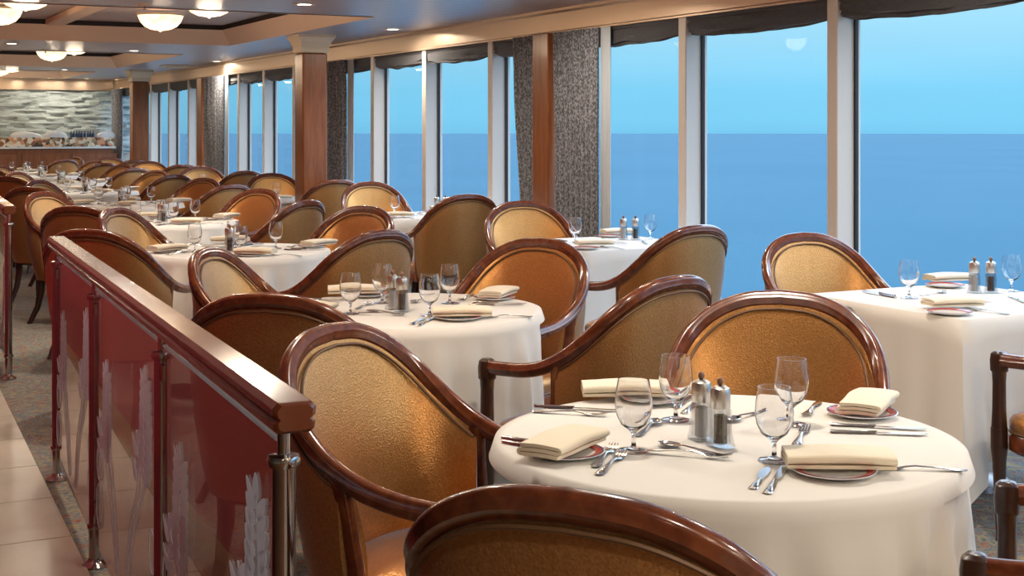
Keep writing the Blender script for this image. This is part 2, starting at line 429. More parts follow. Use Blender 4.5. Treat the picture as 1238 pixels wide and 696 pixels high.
# window tables (square)
SX, SW = 3.90, .90
sc1 = at_z(1164, 387, TZ)
SY = [sc1.y, 6.72, 9.72, 12.75, 15.75, 18.75, 21.75]
SXs = [sc1.x, 3.93, 3.95, 3.92, 3.92, 3.92, 3.92]
WN = ['nearest','second','third','fourth','fifth','sixth','seventh']
def square_cloth(k):
    mb = MB(); h = SW/2; q = 18; random.seed(80+k); ph = random.random()*6
    per = []   # perimeter points with side parameter
    cor = .035
    sides = [((-h,-h),(1,0)),((h,-h),(0,1)),((h,h),(-1,0)),((-h,h),(0,-1))]
    for (x0,y0),(dx,dy) in sides:
        for i in range(q):
            s_ = (i+.0)/q; d = s_*SW
            x, y = x0+dx*d, y0+dy*d
            e = min(s_, 1-s_)*SW            # distance from a corner
            per.append((x, y, dx, dy, e, s_))
    rings = []
    n = len(per)
    for sc in (.03,.5,.96,.992):
        rings.append([(x*sc, y*sc, TZ) for x,y,*_ in per])
    rows = 14
    for i in [.6]+list(range(1, rows+1)):
        w = i/rows; row = []
        for x,y,dx,dy,e,s_ in per:
            nx, ny = dy, -dx
            if e < 1e-6:
                c = Vector((x,y)).normalized(); nx, ny = c.x, c.y
            near = max(0, 1-e/.24)
            drop = .42 + .25*near**1.5
            fl = .015 + .05*w*(.6+.5*sin(5.5*s_*2*pi+ph)*.6) + .075*w*near**2*(1 if e < 1e-6 else .75)
            # pinch beside the corner fold
            pin = -.03*w*max(0, 1-abs(e-.12)/.07)
            px_ = x + nx*(fl+pin if w > .07 else .006); py_ = y + ny*(fl+pin if w > .07 else .006)
            row.append((px_, py_, TZ-.004-drop*w))
        rings.append(tuck_row(SC[k], row, 1) if i >= 1 else row)
    mb.loft(rings, True, False); mb.f.append(tuple(range(n)))
    return mb
st0 = empty('square_dining_table'); st0['category'] = 'table'
MB().box((-.43,-.43,.729),(.43,.43,.748),.006).build('tabletop', 'wood_dark', st0)
MB().lathe([(.055,.715),(.045,.6),(.04,.3),(.06,.06),(.07,.04)], 16).build('pedestal', 'wood_dark', st0)
MB().lathe([(.02,.045),(.09,.04),(.19,.02),(.20,.0),(.02,0)], 28).build('base', 'wood_dark', st0)
SC = []
for k in range(7):
    x, y = SXs[k]+SW/2, SY[k]+SW/2; SC.append((x,y))
    place(st0, USED, (x, y, 0), 0, f'square pedestal table under a white cloth, {WN[k]} of the window row', 'square tables by the windows')
def lay_square(k, x, y):
    o = square_cloth(k).build('tablecloth', 'cloth', ang=80, loc=(x, y, 0))
    tag(o, f'white cloth with hanging corners over the {WN[k]} square table by the windows', 'tablecloth', 'cloths on the square tables')

# ------------------------------------------------------------------ chairs in place
G = 'upholstered armchairs around the tables'
def face(p, q): return math.degrees(atan2(q[1]-p[1], q[0]-p[0]))
def chair_px(px, py, facing, label, z=.98):
    p = back_px(px, py, z)
    if isinstance(facing, tuple): facing = face(p, facing)
    return place_chair(p[0], p[1], facing, label, G)
# around the nearest table
chair_px(684, 588, 39, 'gold-backed armchair at the bottom edge of the photo, its top rail cut off')
chair_px(396, 390, -55, 'armchair with blue-lit gold back just right of the balustrade end post')
chair_px(945, 350, -136, 'gold armchair facing the camera behind the nearest round table')
p = T[0]; a = radians(126); place_chair(p[0]+.36+.30, p[1]-.98, 127, 'armchair at the lower right corner with only its arm posts in frame', G)
# second round table
chair_px(818, 332, 108, 'armchair seen from its right side with long dark arm, beside the nearest table')
chair_px(322, 353, 52, 'gold chair back behind the wooden handrail, left of the second round table')
chair_px(256, 298, -38, 'armchair with pale lilac-lit oval back at the left of the second round table')
chair_px(640, 288, -150, 'bright gold oval-backed armchair on the right of the second round table')
# third
chair_px(462, 277, 112, 'armchair with grey-gold back between the second and third round tables')
chair_px(105, 276, 50, 'dark-backed armchair just behind the far end of the long handrail')
chair_px(138, 250, -42, 'wide pale gold armchair at the left of the third round table')
chair_px(442, 248, -150, 'gold armchair on the right of the third round table')
# fourth
chair_px(372, 241, 124, 'dark-sided armchair standing against the large wooden column')
chair_px(90, 248, 50, 'brown-backed armchair tucked between two chairs left of the fourth round table')
chair_px(50, 231, -48, 'armchair with small lilac-lit back at the far left beside the aisle')
chair_px(288, 228, -150, 'gold armchair on the right of the fourth round table')
# the rest of the row
for k in range(4, 9):
    x, y = T[k]; w = TN[k]
    place_chair(x-1.02, y-1.15, 50, f'dark-backed armchair at the aisle-side near corner of the {w} round table', G)
    place_chair(x-.72, y+.42, -42, f'armchair at the aisle-side far corner of the {w} round table', G)
    place_chair(x+.70, y+.22, -150, f'gold armchair at the window-side far corner of the {w} round table', G)
    place_chair(x+(.62 if k < 8 else .38), y-1.40, 112, f'armchair at the window-side near corner of the {w} round table', G)
# window row
chair_px(845, 271, 100, 'tall armchair seen from behind in front of the second window table')
chair_px(983, 281, -92, 'armchair with blue-grey back beside the nearest window table')
place_chair(4.03, SY[0]-.80, 90, 'armchair at the right edge of the photo with one dark arm showing', G)
chair_px(630, 242, -96, 'armchair with grey-lit back between second window table and wooden pilaster')
chair_px(566, 234, 92, 'shaded gold armchair back seen from behind at the third window table')
chair_px(446, 219, -92, 'armchair with blue-lit back at the far side of the third window table')
for k in range(3, 7):
    x, y = SC[k]; w = WN[k]
    place_chair(x+.05, SY[k]-.62, 90, f'armchair seen from behind at the near side of the {w} window table', G)
    place_chair(x+.05, SY[k]+SW+.55, -92, f'armchair facing the camera at the far side of the {w} window table', G)

for k, (x, y) in enumerate(T): lay_round(k, x, y)
for k, (x, y) in enumerate(SC): lay_square(k, x, y)

# ------------------------------------------------------------------ tableware
def make_glass():
    r = empty('wine_glass'); r['category'] = 'glass'
    prof = [(.001,.0),(.033,.0),(.034,.002),(.020,.005),(.006,.009),(.0042,.020),(.0045,.038),(.012,.046),(.028,.058),(.038,.078),(.0415,.100),(.040,.125),(.0345,.157),
            (.0335,.157),(.0388,.125),(.040,.100),(.0365,.079),(.026,.061),(.010,.050),(.001,.048)]
    o = MB().lathe(prof, 24).build('wine_glass', 'glass', None, ang=80); o['category'] = 'glass'
    bpy.data.objects.remove(r); return o
glass0 = make_glass()
def make_plate():
    r = empty('bread_plate'); r['category'] = 'plate'
    MB().lathe([(.001,.0),(.050,.0),(.055,.003),(.085,.011),(.0865,.0125),(.085,.013),(.055,.006),(.001,.004)], 36).build('dish', 'china', r)
    MB().lathe([(.066,.0092),(.080,.0122),(.080,.0132),(.066,.0102)], 36, ring=True).build('rim_band', 'rim_red', r)
    MB().lathe([(.0805,.0123),(.084,.0132),(.084,.0138),(.0805,.0130)], 36, ring=True).build('rim_line', 'rim_blue', r)
    return r
plate0 = make_plate()
def make_napkin(L=.22, W=.095, lay=3, seed=1, gap=.0095):
    random.seed(seed); th = .0075; path = []
    # zig-zag of a cloth folded over itself, seen in cross-section (y,z)
    for l in range(lay):
        z = .004 + l*gap; a, b = (-W/2, W/2) if l % 2 == 0 else (W/2, -W/2)
        sg = 1 if l % 2 == 0 else -1
        sh = .006*l
        for k in range(7):
            w = k/6; path.append((a+(b-a)*w + (0), z + .002*sin(w*pi)))
        if l < lay-1:
            for k in range(1, 5):
                t = -pi/2 + pi*k/5
                path.append((b + sg*cos(t)*gap/2*1.6, z + gap/2 + sin(t)*gap/2))
    nx = 16; rings = []
    for i in range(nx+1):
        s_ = i/nx; x = -L/2 + L*s_; e = 1 - .06*abs(2*s_-1)**3
        ring = []
        top, botm = [], []
        for j, (y, z) in enumerate(path):
            p0 = path[max(0,j-1)]; p1 = path[min(len(path)-1,j+1)]
            dy, dz = p1[0]-p0[0], p1[1]-p0[1]; l_ = sqrt(dy*dy+dz*dz) or 1
            ny, nz = -dz/l_, dy/l_
            puff = 1 + .22*sin(pi*s_) + .05*noise.noise(Vector((x*14, y*9, seed)))
            yy = y*e + .004*noise.noise(Vector((x*10, z*40, seed*3)))
            zz = z*puff
            top.append((x, yy+ny*th/2, zz+nz*th/2)); botm.append((x, yy-ny*th/2, max(.0004, zz-nz*th/2)))
        rings.append(top + list(reversed(botm)))
    o = MB().loft(rings).build('folded_napkin', 'napkin', None, ang=50); o['category'] = 'napkin'; return o
napkin0 = make_napkin()
def make_mill(kind):
    r = empty('salt_mill' if kind == 'salt' else 'pepper_mill'); r['category'] = 'salt mill' if kind == 'salt' else 'pepper mill'
    sq = lambda R, z, p=5: [(x, y, z) for x, y in superell(R, R, 20, p)]
    MB().loft([sq(.026,0),sq(.026,.004),sq(.0215,.03),sq(.0195,.085),sq(.017,.085),sq(.018,.03),sq(.019,.008)]).build('acrylic_body', 'acrylic', r)
    MB().lathe([(.001,.009),(.0155,.009),(.0150,.02),(.0145,.070 if kind=='pepper' else .074),(.001,.071 if kind=='pepper' else .075)], 16).build('contents', kind, r)
    MB().lathe([(.001,.086),(.0215,.086),(.0225,.089),(.0225,.122),(.0205,.130),(.012,.135),(.001,.136)], 24).build('cap', 'brushed', r)
    MB().lathe([(.001,.134),(.004,.136),(.0075,.142),(.0075,.148),(.004,.153),(.001,.154)], 14).build('knob', 'knob', r)
    return r
salt0, pepper0 = make_mill('salt'), make_mill('pepper')
def flat(outline, z0=.0, zf=None, th=.002):
    """symmetric strip: list of (x, halfwidth, height)"""
    mb = MB(); rings = []
    for x, w, z in outline:
        rings.append([(x,-w,z),(x,-w*.6,z+th*.9),(x,0,z+th*1.3),(x,w*.6,z+th*.9),(x,w,z),(x,0,z-th*.2)])
    return mb.loft(rings)
def single(o, cat): o['category'] = cat; return o
def make_fork():
    mb = flat([(-.095,.004,.003),(-.090,.010,.0025),(-.07,.0105,.003),(-.03,.0055,.006),(.01,.0035,.008),(.03,.0055,.006),(.042,.0115,.003),(.056,.0125,.002)])
    for i in range(4):
        y = (-1.5+i)*.0064
        mb.loft([[(x,y-w,z),(x,y+w,z),(x,y+w,z+.0018),(x,y-w,z+.0018)] for x,w,z in ((.054,.0024,.002),(.07,.0021,.0025),(.085,.0018,.0055),(.097,.0009,.009))])
    return single(mb.build('fork', 'steel', None, ang=60), 'fork')
def make_knife(name='dinner_knife', L=1.0):
    mb = flat([(x*L,w,z) for x,w,z in ((-.110,.005,.002),(-.106,.0095,.001),(-.07,.0088,.001),(-.03,.0068,.0015),(-.005,.0055,.002))], th=.005)
    mb.loft([[(x*L,y0,.003),(x*L,y1,.003),(x*L,y1,.0045),(x*L,y0,.005)] for x,y0,y1 in ((-.008,-.006,.005),(.02,-.0095,.0062),(.06,-.0105,.0068),(.09,-.0095,.0068),(.105,-.004,.0060),(.11,.002,.0045))])
    return single(mb.build(name, 'steel', None, ang=50), 'knife')
def make_bknife():
    mb = flat([(-.085,.005,.002),(-.08,.0095,.001),(-.05,.0085,.001),(-.015,.006,.0015)], th=.005)
    mb.loft([[(x,y0,.003),(x,y1,.003),(x,y1,.0045),(x,y0,.0045)] for x,y0,y1 in ((-.018,-.005,.005),(.0,-.006,.009),(.03,-.007,.014),(.06,-.006,.0135),(.078,-.001,.008),(.085,.002,.004))])
    return single(mb.build('butter_knife', 'steel', None, ang=50), 'butter knife')
def make_spoon():
    mb = flat([(-.09,.004,.003),(-.086,.009,.0025),(-.06,.009,.003),(-.02,.0045,.006),(.02,.0030,.009),(.032,.0045,.008)])
    rings = []
    for i in range(11):
        t = i/10; x = .028 + .058*t; w = .0188*sqrt(max(.02, 1-(2*t-.95)**2*.98))*(1 if 0<i<10 else .5)
        ring = []
        for j in range(9):
            a = -1+2*j/8; ring.append((x, a*w, .0085-.0065*(1-a*a)*(w/.019)))
        rings.append(ring + [(p[0],p[1]*.97,p[2]+.0011) for p in reversed(ring)])
    mb.loft(rings)
    return single(mb.build('spoon', 'steel', None, ang=60), 'spoon')
KIT = {'glass':glass0,'plate':plate0,'napkin':napkin0,'salt':salt0,'pepper':pepper0,'fork':make_fork(),'knife':make_knife(),'bknife':make_bknife(),'spoon':make_spoon()}
GRP = {'glass':'wine glasses','plate':'bread plates','napkin':'folded napkins','salt':'salt mills','pepper':'pepper mills','fork':'forks','knife':'dinner knives','bknife':'butter knives','spoon':'spoons'}
# measured on the nearest table: kind, head pixel, tail pixel (or None), z lift, what it is
R1 = [
 ('plate',(784,486),None,0,'white rimmed bread plate under the far napkin'),
 ('napkin',(797,482),(712,482),.013,'cream folded napkin at the far side'),
 ('plate',(683,551),None,0,'red-rimmed bread plate under the left napkin'),
 ('napkin',(712,536),(650,562),.013,'cream rolled-looking napkin at the left'),
 ('plate',(1042,503),None,0,'white bread plate under the right napkin'),
 ('napkin',(1062,488),(1036,510),.013,'cream folded napkin at the right'),
 ('plate',(1008,574),None,0,'white bread plate under the front napkin'),
 ('napkin',(1082,570),(945,568),.013,'cream folded napkin at the front'),
 ('glass',(766,545),None,0,'stemmed glass front left of the mills'),
 ('glass',(817,508),None,0,'stemmed glass behind and left of the mills'),
 ('glass',(936,557),None,0,'stemmed glass front right of the mills'),
 ('glass',(957,513),None,0,'stemmed glass far right of the mills'),
 ('salt',(848,531),None,0,'salt mill with steel cap'),
 ('pepper',(871,540),None,0,'pepper mill with steel cap, full of dark corns'),
 ('knife',(732,497),(662,493),0,'dinner knife left of the far napkin'),
 ('fork',(724,503),(654,499),0,'fork left of the far napkin'),
 ('knife',(655,537),(607,530),0,'knife poking out left of the left napkin, farther one'),
 ('bknife',(650,543),(608,535),0,'butter knife poking out left of the left napkin, nearer one'),
 ('fork',(746,537),(714,571),0,'fork right of the left napkin, farther one'),
 ('fork',(760,545),(716,581),0,'fork right of the left napkin, nearer one'),
 ('spoon',(799,508),(768,530),0,'spoon with upright bowl between the two left glasses'),
 ('spoon',(793,538),(880,553),0,'spoon lying crosswise in front of the mills'),
 ('fork',(880,556),(785,548),.004,'fork lying across the spoon in front of the mills'),
 ('bknife',(841,478),(815,495),0,'butter knife behind the mills beside the far napkin'),
 ('knife',(851,480),(826,501),0,'dinner knife behind the mills beside the far napkin'),
 ('spoon',(884,510),(916,500),0,'spoon to the right behind the mills'),
 ('fork',(978,512),(958,547),0,'fork leaning toward the front right glass'),
 ('fork',(973,505),(990,487),0,'fork behind the far right glass'),
 ('knife',(1124,521),(1000,514),0,'dinner knife in front of the right napkin, farther one'),
 ('knife',(1122,527),(1004,523),0,'dinner knife in front of the right napkin, nearer one'),
 ('bknife',(936,562),(904,598),0,'butter knife left of the front napkin'),
 ('knife',(948,565),(927,598),0,'dinner knife left of the front napkin'),
 ('fork',(1063,567),(1162,570),0,'fork handle sticking out right of the front napkin'),
]
def rel(items, c):
    out = []
    for kind, a, b, dz, lab in items:
        A = at_z(*a, TZ)
        if b:
            B = at_z(*b, TZ); d = A-B; ang = atan2(d.y, d.x); P = (A+B)/2
            if kind in ('fork','knife','bknife','spoon'):
                Lh = {'fork':.097,'knife':.11,'bknife':.085,'spoon':.088}[kind]
                if d.length < 2*Lh*.8:            # partly hidden: anchor the visible handle end
                    P = B + d.normalized()*Lh if 'under' in lab or 'poking' in lab else P
        else: ang = 0; P = A
        out.append((kind, P.x-c[0], P.y-c[1], ang, dz, lab))
    return out
REL1 = rel(R1, T[0])
def lay(items, c, where, jit, seed, keep, lim):
    random.seed(seed)
    for kind, dx, dy, ang, dz, lab in items:
        ca, sa = cos(jit), sin(jit)
        x, y = dx*ca-dy*sa, dx*sa+dy*ca
        j = (random.uniform(-.003,.003), random.uniform(-.003,.003), random.uniform(-.02,.02)) if jit or seed else (0,0,0)
        if kind not in keep: continue
        x += j[0]; y += j[1]
        place(KIT[kind], USED, (c[0]+x, c[1]+y, TZ+.0008+dz), ang+jit+j[2], f'{lab}, {where}', f'{GRP[kind]} on the {where.split("on the ")[-1]}')
ALLK = set(KIT)
lay(REL1, T[0], 'on the nearest round table', 0, 0, ALLK, TR)
for k in range(1, 9):
    keep = ALLK if k < 6 else {'glass','napkin','plate','salt','pepper'}
    lay(REL1, T[k], f'on the {TN[k]} round table', radians([0,8,-6,5,-9,7,-4,6,3][k]), 200+k, keep, TR)
R2 = [
 ('plate',(1148,380),None,0,'bread plate under the near napkin'),
 ('napkin',(1186,372),(1118,374),.013,'cream folded napkin near the front corner'),
 ('plate',(1143,347),None,0,'bread plate under the far napkin'),
 ('napkin',(1174,341),(1122,343),.013,'cream folded napkin at the far side'),
 ('glass',(1099,360),None,0,'stemmed glass left of the mills'),
 ('glass',(1223,352),None,0,'stemmed glass right of the mills'),
 ('salt',(1178,354),None,0,'salt mill'),
 ('pepper',(1198,354),None,0,'pepper mill with dark corns'),
 ('knife',(1040,351),(1085,359),0,'dinner knife at the left edge, farther one'),
 ('knife',(1046,354),(1080,360),0,'dinner knife at the left edge, nearer one'),
 ('spoon',(1150,353),(1106,358),0,'spoon beside the left glass'),
 ('fork',(1154,366),(1198,362),0,'fork between the napkins and mills'),
 ('spoon',(1158,365),(1194,365),.004,'spoon between the near napkin and mills'),
 ('fork',(1182,376),(1206,379),0,'fork sticking out right of the near napkin'),
 ('knife',(1236,365),(1226,361),0,'knife at the right edge of the table'),
]
REL2 = rel(R2, SC[0])
lay(REL2, SC[0], 'on the nearest window table', 0, 0, ALLK, 0)
for k in range(1, 7):
    keep = ALLK if k < 3 else {'glass','napkin','plate'}
    lay(REL2, SC[k], f'on the {WN[k]} window table', radians([0,4,-3,3,-4,2,3][k]), 300+k, keep, 0)

# ------------------------------------------------------------------ room shell
WX, ZC, ZR, ZB = 5.0, 2.36, 2.53, 2.175     # wall plane, ceiling, recess, cornice bottom
YF = 25.8
def sbox(name, a, b, mt, bev=0, parent=None, smooth=False):
    o = MB().box(a, b, bev).build(name, mt, parent, smooth=smooth)
    if not parent: struct(o)
    return o
sbox('floor', (-4,-4,-.1), (5.3,YF+.3,0), 'carpet')
e0, e1 = at_z(107,690,0), at_z(0,470,0)
slope = (e1.x-e0.x)/(e1.y-e0.y)
xe = lambda y: e0.x + slope*(y-e0.y)
tiles = MB(); grout = MB(); y = -2.0
y_j = at_z(50,655,0).y; y = y_j - .56*12
grout.add([(xe(-4)-.29,-4,.003),(xe(-4),-4,.003),(xe(YF),YF,.003),(xe(YF)-.29,YF,.003)],[(0,1,2,3)])
while y < YF-.6:
    a0, a1 = y+.003, y+.557
    tiles.add([(xe(a0)-.284,a0,.002),(xe(a0)-.004,a0,.002),(xe(a1)-.004,a1,.002),(xe(a1)-.284,a1,.002),
               (xe(a0)-.284,a0,.008),(xe(a0)-.004,a0,.008),(xe(a1)-.004,a1,.008),(xe(a1)-.284,a1,.008)],
              [(0,3,2,1),(4,5,6,7),(0,1,5,4),(1,2,6,5),(2,3,7,6),(3,0,4,7)]); y += .56
struct(tiles.build('floor_tiles', 'tile', smooth=False)); struct(grout.build('floor_grout', 'grout', smooth=False))
wb = MB(); wb.add([(-4,-4,.006),(xe(-4)-.29,-4,.006),(xe(YF)-.29,YF,.006),(-4,YF,.006)],[(0,1,2,3)])
struct(wb.build('floor_boards', 'floorwood', smooth=False))
wl = MB(); wq = []
b0 = at_z(69,580,0); b1 = at_z(115,684,0); wd = (b0-b1).normalized(); wn = Vector((-wd.y, wd.x, 0))
for y_, off in ((2.8,.44),(2.8,.56),(15,.56),(15,.44)):
    p = b1 + wd*(y_-b1.y)/wd.y + wn*off; wq.append((p.x,p.y))
wl.loft([[(x,y,0) for x,y in wq],[(x,y,ZC) for x,y in wq]]); struct(wl.build('wall_left', 'burgundy', smooth=False))
sbox('wall_aisle', (-4.1,-4,0), (-4,YF+.3,ZR+.1), 'plaster')
sbox('wall_back', (-4,-4.1,0), (5.3,-4,ZR+.1), 'plaster')

# ceiling with three visible coffers (and two above the camera)
cof = []
c1 = at_z(283,54.6,ZC); c1n = at_z(443,20,ZC); c2 = at_z(161,82,ZC); c2n = at_z(235.6,66,ZC); c3 = at_z(96,95.7,ZC); c3n = at_z(133.6,87,ZC)
XR = 4.04
for a, b in ((-2.6,1.6),(4.1,8.2),(c1n.y,c1.y),(c2n.y,c2.y),(c3n.y,min(c3.y,YF-.5))): cof.append((a,b))
XL = .75
ys = [-4]
cl = MB()
def quad(mb, x0,y0,x1,y1,z): mb.add([(x0,y0,z),(x1,y0,z),(x1,y1,z),(x0,y1,z)],[(0,3,2,1)])
quad(cl, XR,-4,5.3,YF+.3,ZC); quad(cl, -4,-4,XL,YF+.3,ZC)
prev = -4
for a, b in cof: quad(cl, XL,prev,XR,a,ZC); prev = b
quad(cl, XL,prev,XR,YF+.3,ZC)
struct(cl.build('ceiling', 'slat', smooth=False))
rc = MB(); quad(rc, XL-.2,-4,XR+.2,YF,ZR+.03); struct(rc.build('ceiling_recess', 'recess', smooth=False))
sbox('ceiling_slab', (-4.1,-4.1,ZR+.06), (5.4,YF+.4,ZR+.16), 'plaster')
for i, (a, b) in enumerate(cof):
    mb = MB(); ins = .12; zt = ZR-.02
    o_ = [(XL,a),(XR,a),(XR,b),(XL,b)]; n_ = [(XL+ins,a+ins),(XR-ins,a+ins),(XR-ins,b-ins),(XL+ins,b-ins)]
    r1 = [(x,y,ZC-.006) for x,y in o_]; r2 = [(x,y,zt) for x,y in n_]
    r3 = [(x,y,zt) for x,y in [(XL-.02,a-.02),(XR+.02,a-.02),(XR+.02,b+.02),(XL-.02,b+.02)]]
    r0 = [(x,y,ZC-.006) for x,y in [(XL-.02,a-.02),(XR+.02,a-.02),(XR+.02,b+.02),(XL-.02,b+.02)]]
    mb.loft([r0,r1,r2,r3], True, False)
    struct(mb.build(f'trim_{20+i}', 'peach', smooth=False))
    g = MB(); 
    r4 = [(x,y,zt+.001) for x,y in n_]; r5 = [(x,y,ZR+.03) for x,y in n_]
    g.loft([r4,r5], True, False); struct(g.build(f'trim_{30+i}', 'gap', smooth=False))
    xr = 2.2
    MBr = MB().box((xr-.09, a+ins, ZR-.03), (xr+.09, b-ins, ZR+.03), .01); struct(MBr.build(f'trim_{40+i}', 'peach', smooth=False))
# cornice above the windows with a small lip, and across the far end
cp = [(WX-.02,ZC),(WX-.02,ZC-.02),(WX-.005,ZC-.035),(WX-.005,ZB+.02),(WX-.02,ZB+.01),(WX-.02,ZB),(WX+.10,ZB),(WX+.10,ZC)]
mb = MB().loft([[(x,yy,z) for x,z in cp] for yy in (-4,YF)], True, True); struct(mb.build('trim_1', 'cornice', smooth=False))
sbox('trim_2', (XL,YF-.12,ZB-.02), (WX-.02,YF,ZC-.001), 'cornice')
# header and sill wall
sbox('wall_right_header', (WX+.10,-4,ZB), (WX+.3,YF,ZC+.2), 'mullion')
sbox('wall_right_sill', (WX+.02,-4,0), (WX+.3,YF,.16), 'mullion')
sbox('trim_3', (WX-.03,-4,.16), (WX+.3,YF,.19), 'mullion', .005)
# far wall of stacked stone
st = MB(); nxg, nzg = 150, 46; X0, X1 = -4, 5.3; grid = []
for i in range(nzg+1):
    z = 1.0 + (ZB+.1-1.0)*i/nzg; row = []
    for j in range(nxg+1):
        x = X0 + (X1-X0)*j/nxg
        course = math.floor(z/.05 + .25*noise.noise(Vector((x*2.5,z*3,1)))); q = noise.cell(Vector((x*4.1+course*7.3, course*1.7, 0)))
        d = .03*q + .02*noise.noise(Vector((x*6, z*16, 3)))
        row.append((x, YF-.07-d, z))
    grid.append(row)
st.sheet(grid); struct(st.build('wall_far', 'stone', ang=30))
sbox('wall_far_base', (-4,YF-.01,0), (5.4,YF+.25,ZR), 'plaster')
# mullions and window panes
mpx = [(1000,1012),(821.5,829),(589.6,595),(511,514.5),(447.4,451.7)]
mulls = [ (y_on_x(b,WX), y_on_x(a,WX)) for a,b in mpx ]
mulls = [(a, a+.085) for a,b in mulls]
near = []
y = mulls[0][0]
for k in (1,2,3): near.append((y-1.42*k, y-1.42*k+.085))
far = []
for a in (353, 316.5, 286): yy = y_on_x(a+3, WX); far.append((yy,yy+.085))
for yy in (20.1,21.35,22.6,23.9): far.append((yy,yy+.085))
pil_y = [(y_on_x(662,4.9), y_on_x(662,4.9)+.24), (13.95,14.2), (19.0,19.25), (3.0,3.24)]
posts_y = sorted(near+mulls+far+[(a,b) for a,b in pil_y])
for i, (a, b) in enumerate(sorted(near+mulls+far)):
    sbox(f'trim_{50+i}', (WX, a, .19), (WX+.17, b, ZB+.01), 'mullion', .006)
    if i == 0: print('mull', a)
edges = [-4] + [e for ab in posts_y for e in ab] + [YF]
wi = 0
for i in range(0, len(edges), 2):
    a, b = edges[i], edges[i+1]
    if b-a < .15: continue
    wi += 1
    w = MB().add([(WX+.128,a,.19),(WX+.128,b,.19),(WX+.128,b,ZB+.01),(WX+.128,a,ZB+.01)],[(0,3,2,1)]).build(f'window_{wi}', 'pane', smooth=False); struct(w)
    g = MB()
    for p, q in (((WX+.118,a,.19),(WX+.14,a+.014,ZB)),((WX+.118,b-.014,.19),(WX+.14,b,ZB)),((WX+.118,a,.19),(WX+.14,b,.205))): g.box(p,q)
    g.build('window_gasket', 'gasket', w, smooth=False)
    # roman blind gathered at the head
    if 1.5 < (a+b)/2 < 25:
        root = empty('roman_blind', (WX+.05, (a+b)/2, 0)); hl = (b-a)/2-.01
        place_names = ''
        random.seed(i); nb = 22; rings = []
        for s_ in range(nb+1):
            t = s_/nb; yy = -hl+2*hl*t; ring = []
            sag = .018*sin(pi*t)*1.0 + .010*noise.noise(Vector((yy*5,i,0)))
            edge = -.03*(abs(2*t-1)**6)
            for kk in range(26):
                a_ = 2*pi*kk/26; rr = superell(.036,.064,26,2.6)[kk]
                wr = .010*noise.noise(Vector((yy*3.0+kk*.35, kk*.9, i))) + .006*sin(kk*2.4+yy*6)
                z = ZB-.055 + rr[1] - (sag if rr[1] < 0 else 0) - edge*.3
                ring.append((rr[0]+wr, yy, z + (wr if rr[1] < 0 else 0)))
            rings.append(ring)
        MB().loft(rings).build('gathered_fabric', 'blind', root, ang=80)
        MB().box((-.045,-hl,ZB-.02),(-.035,hl,ZB+.0)).build('headrail', 'blind', root)
        root['category'] = 'blind'; root['_k'] = 1
        BL = globals().setdefault('BLINDS', []); BL.append(((a+b)/2, root))
ordn = ['nearest','second','third','fourth','fifth','sixth','seventh','eighth','ninth','tenth','eleventh','twelfth','thirteenth','fourteenth','fifteenth','sixteenth','seventeenth','eighteenth','nineteenth','twentieth']
BLINDS.sort(key=lambda t: t[0])
for i, (yy, r) in enumerate(BLINDS):
    del r['_k']; tag(r, f'charcoal roman blind gathered above the {ordn[i]} window pane from the right', 'blind', 'roman blinds along the windows')
# pilasters between the window groups
for i, (a, b) in enumerate(pil_y):
    r = MB().box((4.9,a,0),(WX+.16,b,ZB),.008).build(f'trim_{80+i}', 'column', smooth=False); struct(r)
# free-standing columns
def column(px, pyc, name, label, X=None):
    p = at_z(px, pyc, ZC) if X is None else None
    o = empty('wooden_column', (p.x, p.y, 0), 0, label, 'column')
    h = .125
    MB().box((-h,-h,0),(h,h,ZC-.17),.022).build('shaft', 'column', o, ang=30)
    MB().box((-h-.008,-h-.008,0),(h+.008,h+.008,.12),.01).build('plinth', 'wood', o, ang=30)
    sq = lambda R,z: [(R,R,z),(-R,R,z),(-R,-R,z),(R,-R,z)]
    MB().loft([sq(h+.003,ZC-.175),sq(h+.012,ZC-.165),sq(h+.012,ZC-.12),sq(h+.03,ZC-.07),sq(h+.055,ZC-.035),sq(h+.06,ZC-.03),sq(h+.06,ZC-.001)]).build('capital', 'capital', o, smooth=False)
    return o
column(376, 42.5, '', 'large square mahogany column with cream capital left of the window curtains')
column(168.5, 85, '', 'smaller-looking square mahogany column with cream capital near the far wall')
# curtains
def curtain(y0, y1, label, zt=ZB, liner=0, seed=0, tie=.0, amp=.022):
    root = empty('curtain', (4.985, (y0+y1)/2, 0), 0, label, 'curtain', 'grey curtains beside the pilasters')
    random.seed(seed); L = y1-y0; nf = max(4, round(L/.075)); rows = 26; cols = nf*8
    front, back = [], []
    for r in range(rows+1):
        z = .06 + (zt-.06)*r/rows; w = 1-r/rows
        rf, rb = [], []
        for c_ in range(cols+1):
            t = c_/cols
            sq = 1 - tie*w
            yy = (-L/2 + L*t)
            anchor = (-L/2 if tie > 0 else L/2)
            yy = anchor + (yy-anchor)*(1-abs(tie)*w)
            xx = -.035 + amp*sin(2*pi*nf*t + .8*noise.noise(Vector((t*3,z,seed)))*3) + .012*noise.noise(Vector((t*9,z*1.5,seed)))
            rf.append((xx,yy,z)); rb.append((xx+.006,yy,z))
        front.append(rf); back.append(rb)
    mb = MB().loft([front[i]+list(reversed(back[i])) for i in range(rows+1)], True, True); mb.build('fabric', 'curtain', root, ang=80)
    if liner:
        l0, l1 = (-L/2-liner, -L/2+.01)
        fr, bk = [], []
        for r in range(9):
            z = .06+(zt-.06)*r/8
            fr.append([(.0+.008*sin(k*1.6), l0+(l1-l0)*k/10, z) for k in range(11)]); bk.append([(p[0]+.005,p[1],p[2]) for p in fr[-1]])
        MB().loft([fr[i]+list(reversed(bk[i])) for i in range(9)]).build('lining', 'sheer', root, ang=80)
    return root
a, b = pil_y[0]
